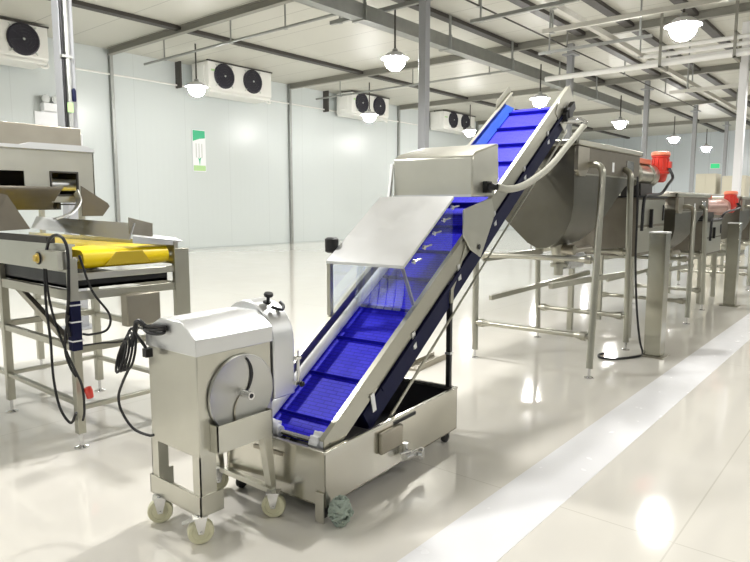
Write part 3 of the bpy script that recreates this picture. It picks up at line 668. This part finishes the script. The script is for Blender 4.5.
# control box with push button on the near side
m = MB().box(1.77,1.835,4.06,4.38,1.19,1.31); cb = m.build('control_box', M_STEEL, T, O, bevel=.004)
m = MB().lathe([(.034,0),(.034,.012),(.022,.014),(.022,.03),(0,.032)], (1.77,4.33,1.255), (-1,0,0), 18); m.build('push_button', M_YELLOWBTN, cb, O)
m = MB().lathe([(.042,0),(.042,.006),(.034,.008),(.034,.0)], (1.769,4.33,1.255), (-1,0,0), 18); m.build('button_ring', M_BLACK, cb, O)
jb = MB().box(2.17,2.42,3.97,4.05,.78,1.0).build('junction_box', M_BROWN, T, O, bevel=.004)
MB().box(2.175,2.415,3.967,3.972,.785,.995).build('box_door', M_BROWN, jb, O, bevel=.002)
# guide plates and outlet lip
q = [(2.27,4.08,1.36),(2.25,5.62,1.405),(2.30,5.62,1.505),(2.315,4.08,1.475)]
m = MB(); m.add(q+[(x+.006,y,z) for x,y,z in q], [(0,1,2,3),(7,6,5,4),(0,4,5,1),(1,5,6,2),(2,6,7,3),(3,7,4,0)])
m.build('guide_plate', M_STEELB, T, O, smooth=0)
m = MB().prism([(2.285,1.40),(2.46,1.375),(2.465,1.47),(2.285,1.515)], 'y', 4.10, 4.108); m.build('guide_plate', M_BROWN, T, O, smooth=0)
m = MB(); m.add([(2.30,4.09,1.385),(2.70,4.09,1.335),(2.72,4.22,1.355),(2.45,4.3,1.40),(2.30,4.09,1.335),(2.62,4.09,1.31),(2.64,4.22,1.33),(2.45,4.3,1.35)], [(0,1,2,3),(7,6,5,4),(0,4,5,1),(1,5,6,2),(2,6,7,3),(3,7,4,0)])
m.build('outlet_lip', M_STEELB, T, O, smooth=0)
# cords hanging down the corner leg
def cord(pts, r, name='power_cord', mat=M_BLACK): return MB().tube(smooth_path(pts, 8), r, 8).build(name, mat, T, O)
cord([(1.80,4.28,1.30),(1.80,4.22,1.38),(1.81,4.14,1.41),(1.82,4.06,1.38),(1.825,4.03,1.28),(1.825,4.06,1.0),(1.82,4.09,.86),(1.82,4.06,.76)], .010)
cord([(1.82,4.06,.90),(1.81,4.10,.76),(1.815,4.12,.64),(1.82,4.07,.55),(1.83,4.02,.50)], .009)
cord([(1.79,4.30,1.19),(1.79,4.31,.95),(1.80,4.30,.70),(1.80,4.29,.45),(1.80,4.22,.26),(1.81,4.10,.18),(1.82,4.03,.26)], .009)
cord([(1.79,4.28,1.19),(1.79,4.26,1.0),(1.80,4.20,.82),(1.81,4.10,.66),(1.825,4.02,.54),(1.84,3.97,.44),(1.85,3.98,.28),(1.86,4.03,.20)], .008)
cord([(1.90,4.04,1.28),(1.96,4.02,1.05),(2.06,4.00,.88),(2.04,4.0,.78),(1.94,4.02,.76),(1.89,4.03,.77)], .008)
cord([(1.90,4.05,.69),(2.02,4.05,.685),(2.18,4.03,.68),(2.3,4.01,.78)], .006)
MB().lathe([(.022,0),(.026,.02),(.022,.07),(0,.072)], (1.87,3.96,.43), (.2,0,-1), 14).build('red_plug', M_RED, T, O)

# ------------------------------------------------------------------ vibrating feeder over the belt
O = (2.1,5.0,1.4)
T = thing('hopper_feeder', O, 'stainless hopper feeder with dark windows above the yellow-belt conveyor', 'feeder')
YF = 4.9
MB().box(.7,2.42,YF+.1,YF+1.1,2.0,2.195).build('hopper', M_BROWN, T, O, bevel=.006)
MB().box(2.415,2.48,YF+.2,YF+1.0,2.0,2.16).build('hopper_flange', M_STEELB, T, O, bevel=.004)
# front plate with openings
m = MB(); zs = [1.60,1.67,1.83,2.025]
def fp(x0,x1,z0,z1): m.box(x0,x1,YF,YF+.012,z0,z1)
fp(.7,2.46,1.845,2.025); fp(2.325,2.46,1.62,1.845); fp(1.94,2.125,1.72,1.845); fp(2.125,2.325,1.62,1.672); fp(.7,1.2,1.6,1.845)
fr = m.build('front_plate', M_STEEL, T, O, smooth=0)
m = MB().box(.7,2.46,YF-.03,YF,2.005,2.03); m.prism([(1.92,2.03),(2.42,2.03),(2.40,2.05),(1.98,2.05)], 'y', YF-.03, YF+.1); m.build('front_lip', M_STEELB, fr, O, smooth=0)
m = MB()
for (x0,x1,z0,z1) in ((2.118,2.332,1.665,1.852),):
    for a in ((x0,x0+.014,z0,z1),(x1-.014,x1,z0,z1),(x0,x1,z0,z0+.014),(x0,x1,z1-.014,z1)): m.box(a[0],a[1],YF-.008,YF+.02,a[2],a[3])
m.build('window_rim', M_PURLIN, fr, O, bevel=.004)
m = MB().box(2.45,2.456,YF,YF+1.0,1.62,2.02); m.box(.7,2.456,YF+.6,YF+.606,1.56,2.02); m.box(.7,.706,YF,YF+1.0,1.56,2.02); m.box(.7,2.456,YF+.28,YF+.6,1.60,1.61); m.build('housing', M_PURLIN, T, O, smooth=0)  # dark paint stands in for the shade behind the window openings
MB().cyl((2.08,YF+.12,1.755),(2.40,YF+.12,1.755), .045, 16).build('inner_roller', M_STEELB, T, O)
# curved chute in front, side flaps
m = MB(); n = 14; vs, fs = [], []
for i in range(n+1):
    a = PI*(1.0 - .80*i/n)
    y, z = YF+.13+.17*math.cos(a), 1.735-.17*math.sin(a)
    vs += [(1.3,y,z),(2.20+.06*math.sin(a*2),y,z)]
for i in range(n): fs.append([2*i,2*i+1,2*i+3,2*i+2])
m.add(vs, fs); m.build('chute', M_FEED, T, O, solid=.006)
def sheet(nm, q, mat, t=.006):
    m = MB(); q = [V(p) for p in q]; nrm = (q[1]-q[0]).cross(q[2]-q[0]).normalized()*t; k = len(q)
    m.add(q+[p+nrm for p in q], [list(range(k))[::-1], list(range(k,2*k))]+[[i,(i+1) % k,k+(i+1) % k,k+i] for i in range(k)]); return m.build(nm, mat, T, O, smooth=0)
sheet('side_flap', [(2.30,4.80,1.745),(2.505,4.80,1.615),(2.52,4.80,1.59),(2.46,4.80,1.515),(2.30,4.80,1.515)], M_FEED)
sheet('front_chute', [(1.55,4.55,1.70),(1.68,4.53,1.665),(1.80,4.50,1.44),(1.55,4.50,1.43)], M_FEED)
m = MB(); pts = smooth_path([(2.30,YF-.02,1.70),(2.26,YF-.14,1.62),(2.17,YF-.20,1.54),(2.04,YF-.22,1.50)], 6)
for i in range(len(pts)-1): m.bar(pts[i], pts[i+1], .012, .05, (0,1,0))
m.build('curved_lip', M_STEELB, T, O)
for (x, y) in ((1.86,5.5),(1.86,6.3),(2.63,5.5),(2.63,6.3)):
    MB().box(x-.02,x+.02,y-.02,y+.02,1.3955 if x < 2 else 1.3355,2.0).build('support_post', M_FRAME, T, O, smooth=0)
# column meter box and cable by the first column
t = thing('cable_run', (3.77,8.07,2), 'cables with a yellow-green tag running down the big left column', 'cable')
o = (3.77,8.07,2)
MB().tube([(3.79,8.075,2.0),(3.79,8.075,6.1)], .03, 10).build('conduit', M_GALV, t, o)
MB().tube([(3.74,8.085,2.0),(3.74,8.085,6.1)], .018, 8).build('cable', M_BLACK, t, o)
MB().box(3.74,3.81,8.03,8.043,2.74,2.86).build('tag', M_LGREEN, t, o, smooth=0)
MB().lathe([(.02,0),(.025,.02),(.025,.13),(.012,.16),(0,.162)], (3.835,8.05,2.88), (0,0,1), 12).build('plug', M_NAVY, t, o)
for z in (2.1,3.4,4.7,6.0): MB().box(3.71,3.84,8.04,8.108,z,z+.03).build('clip', M_GALV, t, o, smooth=0)

# ------------------------------------------------------------------ tilting mixers on pipe frames
def mixer(dx, k, label, motor_col, mx=0):
    O = (6.4+dx, 2.75, 0)
    T = thing('tilting_mixer', O, label, 'mixer', 'tilting mixers')
    X0, X1 = 5.75+dx, 7.6+dx
    Z = lambda z: z*k
    prof = [(2.37,2.16),(2.37,1.92),(2.37,1.86),(2.37,1.78),(2.37,1.69),(2.37,1.60),(2.39,1.46),(2.44,1.34),(2.52,1.245),(2.62,1.195),(2.72,1.19),(2.81,1.235),(2.92,1.33),(3.05,1.45),(3.17,1.57),(3.25,1.70),(3.28,1.88),(3.28,2.16)]
    prof = [(y,Z(z)) for y,z in prof]; n = len(prof)
    m = MB(); zf = lambda z: 1.40*max(0, (Z(1.92)-z)/Z(.75))**.62
    vs = [(X0,y,z) for y,z in prof]+[(X1-zf(z),y,z) for y,z in prof]
    fs = [[i,i+1,n+i+1,n+i] for i in range(n-1)] + [list(range(n)), list(range(n,2*n))]
    m.add(vs, fs); tr = m.build('trough', M_DARK, T, O, solid=.008, smooth=30)
    m = MB()
    for a in ((X0-.03,X1+.03,2.335,2.385,0),(X0-.03,X1+.03,3.265,3.315,0),(X0-.03,X0+.02,2.335,3.315,0),(X1-.02,X1+.03,2.335,3.315,0)):
        m.box(a[0],a[1],a[2],a[3],Z(2.15),Z(2.15)+.055)
    m.build('rim', M_FRAME, tr, O, bevel=.012)
    m = MB().prism([(X0-.01,Z(2.14)),(X0+.26,Z(2.14)),(X0+.26,Z(1.95)),(X0+.18,Z(1.87)),(X0+.04,Z(1.87)),(X0-.01,Z(1.92))], 'y', 2.33, 2.369)
    m.build('bracket', M_BROWN, tr, O, bevel=.004)
    MB().box(X0,X1,2.362,2.3695,Z(1.90),Z(2.15)).build('side_panel', M_FEED, tr, O, smooth=0)
    m = MB().box(X0,X1-.05,2.354,2.3695,Z(1.885),Z(1.90)); m.build('weld_band', M_PIPE, tr, O, smooth=0)
    MB().box(6.72+dx,6.78+dx,2.360,2.369,Z(1.94),Z(2.04)).build('name_plate', M_WHITE, tr, O, smooth=0)
    MB().box(7.15+dx,7.35+dx,2.345,2.369,Z(1.9),Z(2.08)).build('hinge_block', M_CHROME, tr, O, bevel=.005)
    # legs
    LG = [((5.69+dx,2.13),(5.98+dx,2.19),2.365),((7.07+dx,2.25),(7.06+dx,2.28),2.365),((5.70+dx,3.36),(5.75+dx,3.40),3.285),((7.08+dx,3.30),(7.08+dx,3.36),3.285)]
    for (b, tp, yw) in LG:
        p0, p1 = V((b[0],b[1],.09)), V((tp[0],tp[1],Z(1.86)))
        pts = [p0, p0.lerp(p1,.5), p1] + smooth_path([p1, (tp[0]+.005,tp[1]+.01*(1 if yw < 3 else -1),Z(1.93)), (tp[0]+.02,tp[1]+.06*(1 if yw < 3 else -1),Z(1.975)), (tp[0]+.03,yw,Z(1.98))], 5)[1:]
        lg = MB().tube(pts, .032, 14).build('leg', M_PIPE, T, O)
        MB().lathe([(.045,0),(.045,.008),(.018,.016),(.013,.02),(.013,.11),(0,.11)], (b[0],b[1],0), (0,0,1), 14).build('levelling_foot', M_CHROME, lg, O)
    def lerp_leg(i, z):
        b, tp, _ = LG[i]; q = (z-.09)/(Z(1.86)-.09); return V((b[0]+(tp[0]-b[0])*q, b[1]+(tp[1]-b[1])*q, z))
    for (i, j) in ((0,2),(1,3)):
        for z in (Z(1.09), .38*k):
            a, b = lerp_leg(i,z), lerp_leg(j,z); d = (b-a).normalized()
            m = MB().cyl(a, b, .026, 14)
            for e, s in ((a,1),(b,-1)): m.cyl(e+d*s*.05, e+d*s*.10, .044, 16); m.cyl(e+d*s*.10, e+d*s*.16, .038, 16, .028)
            m.build('cross_pipe', M_PIPE, T, O)
    m = MB().bar((5.76+dx,3.3,Z(1.05)),(7.1+dx,3.3,Z(1.05)), .05, .06); m.build('side_rail', M_PIPE, T, O, smooth=0)
    m = MB().bar((5.9+dx,3.3,Z(.62)),(7.6+dx,2.9,Z(.78)), .04, .05); m.build('diagonal_rail', M_PIPE, T, O, smooth=0)
    m = MB().bar((6.5+dx,2.9,Z(.72)),(8.3+dx,2.7,Z(.72)), .05, .06); m.build('diagonal_rail', M_PIPE, T, O, smooth=0)
    # bottom outlet with pump
    m = MB().cyl((6.05+dx,2.62,Z(1.21)),(6.05+dx,2.62,Z(.98)), .09, 20, .05); m.cyl((6.05+dx,2.62,Z(1.02)),(6.05+dx,2.62,Z(.985)), .085, 20); m.cyl((6.05+dx,2.62,Z(1.0)),(6.05+dx,2.62,Z(.90)), .045, 16)
    m.build('outlet_pipe', M_PIPE, T, O)
    m = MB().cyl((6.0+dx,2.56,Z(1.16)),(6.0+dx,2.44,Z(1.16)), .05, 20); m.cyl((6.04+dx,2.5,Z(1.15)),(6.55+dx,2.5,Z(1.15)), .03, 14); m.build('outlet_valve', M_BROWN, T, O)
    m = MB()
    for q in range(9): m.cyl((6.12+.045*q+dx,2.60,Z(1.0)+.04),(6.14+.045*q+dx,2.60,Z(1.0)+.04), .085, 18)
    m.cyl((6.10+dx,2.60,Z(1.0)+.04),(6.56+dx,2.60,Z(1.0)+.04), .07, 18); m.bar((6.2+dx,2.6,Z(.98)),(6.5+dx,2.6,Z(.98)), .1, .05); m.build('pump_motor', M_STEELB, T, O)
    # drive cabinet, gear housing, motor
    cb = MB().box(7.72+dx,8.85+dx,2.40,3.25,Z(.99),Z(1.69)).build('drive_cabinet', M_FEED, T, O, bevel=.01)
    m = MB().box(7.76+dx,8.81+dx,2.392,2.40,Z(1.36),Z(1.66)); m.box(7.76+dx,8.81+dx,2.392,2.40,Z(1.03),Z(1.33)); m.build('cabinet_door', M_PIPE, cb, O, bevel=.004)
    MB().bar((8.2+dx,2.375,Z(1.32)),(8.2+dx,2.375,Z(1.55)), .035, .03).build('door_handle', M_BLACK, cb, O, smooth=0); MB().box(8.72+dx,8.76+dx,2.38,2.40,Z(1.4),Z(1.6)).build('door_hinge', M_BLACK, cb, O, smooth=0)
    MB().box(7.70+dx,8.87+dx,2.38,3.27,Z(1.69),Z(1.69)+.02).build('cabinet_top', M_BLACK, cb, O, smooth=0)
    for x in (7.78+dx,8.79+dx):
        for y in (2.46,3.19): MB().box(x-.03,x+.03,y-.03,y+.03,0,Z(.99)).build('cabinet_leg', M_PIPE, cb, O, smooth=0)
    m = MB().lathe([(.16,0),(.16,.04),(.12,.05),(.12,.3),(.145,.31),(.145,.35),(.13,.36),(.13,.8+mx),(.15,.81+mx),(.15,.99+mx),(0,1.0+mx)], (7.6+dx,2.56,Z(1.97)), (1,0,0), 24); m.build('gear_housing', M_COPPER if k < 1 else M_PIPE, T, O)
    m = MB().box(7.95+dx,8.4+dx,2.44,2.68,Z(1.69)+.02,Z(1.86)); m.build('gear_bracket', M_PURLIN, T, O, bevel=.005)
    m = MB().box(8.0+dx,8.5+dx,2.50,2.62,Z(1.97)+.135,Z(1.97)+.20); m.build('terminal_cover', M_REDCAP, T, O, bevel=.01)
    px_, zc = 8.72+dx+mx, Z(2.1)
    mo = MB().lathe([(.05,-.21),(.075,-.19),(.095,-.11),(.115,-.10),(.115,-.075),(.10,-.07),(.10,.10),(.112,.11),(.112,.125),(0,.13)], (px_,2.45,zc), (0,0,1), 28)
    for q in range(12):
        a = 2*PI*q/12; mo.bar((px_+.103*math.cos(a),2.45+.103*math.sin(a),zc-.06),(px_+.103*math.cos(a),2.45+.103*math.sin(a),zc+.09), .010, .016)
    mo.box(px_-.04,px_+.04,2.315,2.365,zc-.03,zc+.05)
    mo = mo.build('motor', motor_col, T, O)
    m = MB().lathe([(.112,0),(.118,.01),(.11,.045),(.08,.055),(0,.057)], (px_,2.45,zc+.13), (0,0,1), 28); m.build('fan_cowl', M_REDCAP, mo, O)
    m = MB().tube(smooth_path([(px_,2.34,zc-.03),(px_-.04,2.28,Z(1.95)),(8.5+dx,2.28,Z(1.86)),(8.35+dx,2.32,Z(1.74)),(7.9+dx,2.33,Z(1.72)),(7.70+dx,2.32,Z(1.66)),(7.66+dx,2.32,Z(1.3))]), .018, 8); m.build('motor_cable', M_BLACK, mo, O)
    return T
mixer(0, 1.0, 'nearest and largest dark steel mixer, right behind the blue conveyor', M_RED)
mixer(3.48, .795, 'second, lower steel mixer standing behind the first square floor post', M_RED, 1.0)
mixer(7.9, .795, 'farthest steel mixer, cut off by the right edge of the photo', M_RED)

# square stainless posts
def post(x, y, label):
    t = thing('floor_post', (x,y,0), label, 'post', 'square floor posts')
    MB().box(-.085,.085,-.085,.085,.012,1.31).build('tube', M_POST, t, bevel=.006)
    MB().box(-.088,.088,-.088,.088,1.31,1.325).build('cap', M_STEELB, t, bevel=.003)
    MB().box(-.13,.13,-.13,.13,0,.012).build('base_plate', M_BROWN, t, bevel=.003)
post(7.0,1.93,'square stainless floor post beside the white stripe, the nearer and taller-looking one')
post(11.35,2.02,'square stainless floor post farther along the stripe, near the right edge')
# cable on the floor
m = MB().tube(smooth_path([(7.04,2.20,1.9),(7.05,2.19,1.5),(7.04,2.18,1.0),(7.06,2.15,.5),(7.05,2.10,.15),(6.98,2.04,.012),(6.8,2.04,.012),(6.55,2.18,.012),(6.5,2.32,.012),(6.62,2.38,.012),(6.72,2.36,.012)], 8), .012, 8)
tag(m.build('power_cable', M_BLACK), 'black cable hanging down a mixer leg and looping on the floor', 'cable')

t = thing('pipe_rail', (16.5,3.5,0), 'pale horizontal rail on slim legs behind the second mixer, towards the white column', 'rail')
MB().box(13.0,19.6,3.44,3.56,1.74,1.86).build('beam', M_BRIGHTBEAM, t, (16.5,3.5,0), bevel=.01)
for x in (13.4,16.3,19.2): MB().box(x-.03,x+.03,3.47,3.53,0,1.74).build('leg', M_PIPE, t, (16.5,3.5,0), smooth=0)
# far end of the hall
for (x, y0, y1, z, lb) in ((24,4.93,5.56,2.66,'cream cabinet far behind the mixers, left of the white column'),(24,4.05,4.75,2.57,'cream cabinet far behind the mixers, just beside the white column')):
    t = thing('storage_cabinet', (x+.4,(y0+y1)/2,0), lb, 'cabinet', 'far cream cabinets'); o = (x+.4,(y0+y1)/2,0)
    MB().box(x,x+.8,y0,y1,.08,z).build('body', M_CREAMBOX, t, o, bevel=.01); MB().box(x-.015,x,y0+.02,(y0+y1)/2-.005,.12,z-.04).build('door', M_CREAMBOX, t, o, bevel=.004)
    MB().box(x-.015,x,(y0+y1)/2+.005,y1-.02,.12,z-.04).build('door', M_CREAMBOX, t, o, bevel=.004); MB().box(x+.02,x+.78,y0+.02,y1-.02,0,.08).build('plinth', M_PURLIN, t, o)
t = thing('exit_sign', (47.9,9.9,4.0), 'small glowing green exit sign on the far end wall', 'sign')
MB().box(47.9,48.0,9.63,10.27,4.02,4.40).build('housing', M_WHITE, t, (47.9,9.9,4.0), bevel=.01)
MB().box(47.885,47.9,9.68,10.22,4.06,4.36).build('face', M_EXIT, t, (47.9,9.9,4.0), smooth=0)

# ------------------------------------------------------------------ world, camera, view
w = bpy.data.worlds.new('world'); S.world = w; w.use_nodes = True
w.node_tree.nodes['Background'].inputs['Color'].default_value = (.9,.95,1,1); w.node_tree.nodes['Background'].inputs['Strength'].default_value = .02
cd = bpy.data.cameras.new('camera'); cam = bpy.data.objects.new('camera', cd); COL.objects.link(cam)
cd.sensor_width = 36; cd.lens = 632/750*36; cd.clip_start = .05; cd.clip_end = 200
cam.location = (0,0,1.6); cam.rotation_euler = (math.radians(90-6.857), 0, math.radians(39.675-90))
S.camera = cam
S.view_settings.view_transform = 'Standard'; S.view_settings.look = 'None'; S.view_settings.gamma = 1; S.view_settings.exposure = 0
S.view_settings.use_curve_mapping = False
S.cycles.max_bounces = 10; S.cycles.diffuse_bounces = 5; S.cycles.glossy_bounces = 5; S.cycles.transparent_max_bounces = 16
S.cycles.sample_clamp_indirect = 8; S.cycles.use_denoising = True
S.cycles.caustics_reflective = False; S.cycles.caustics_refractive = False
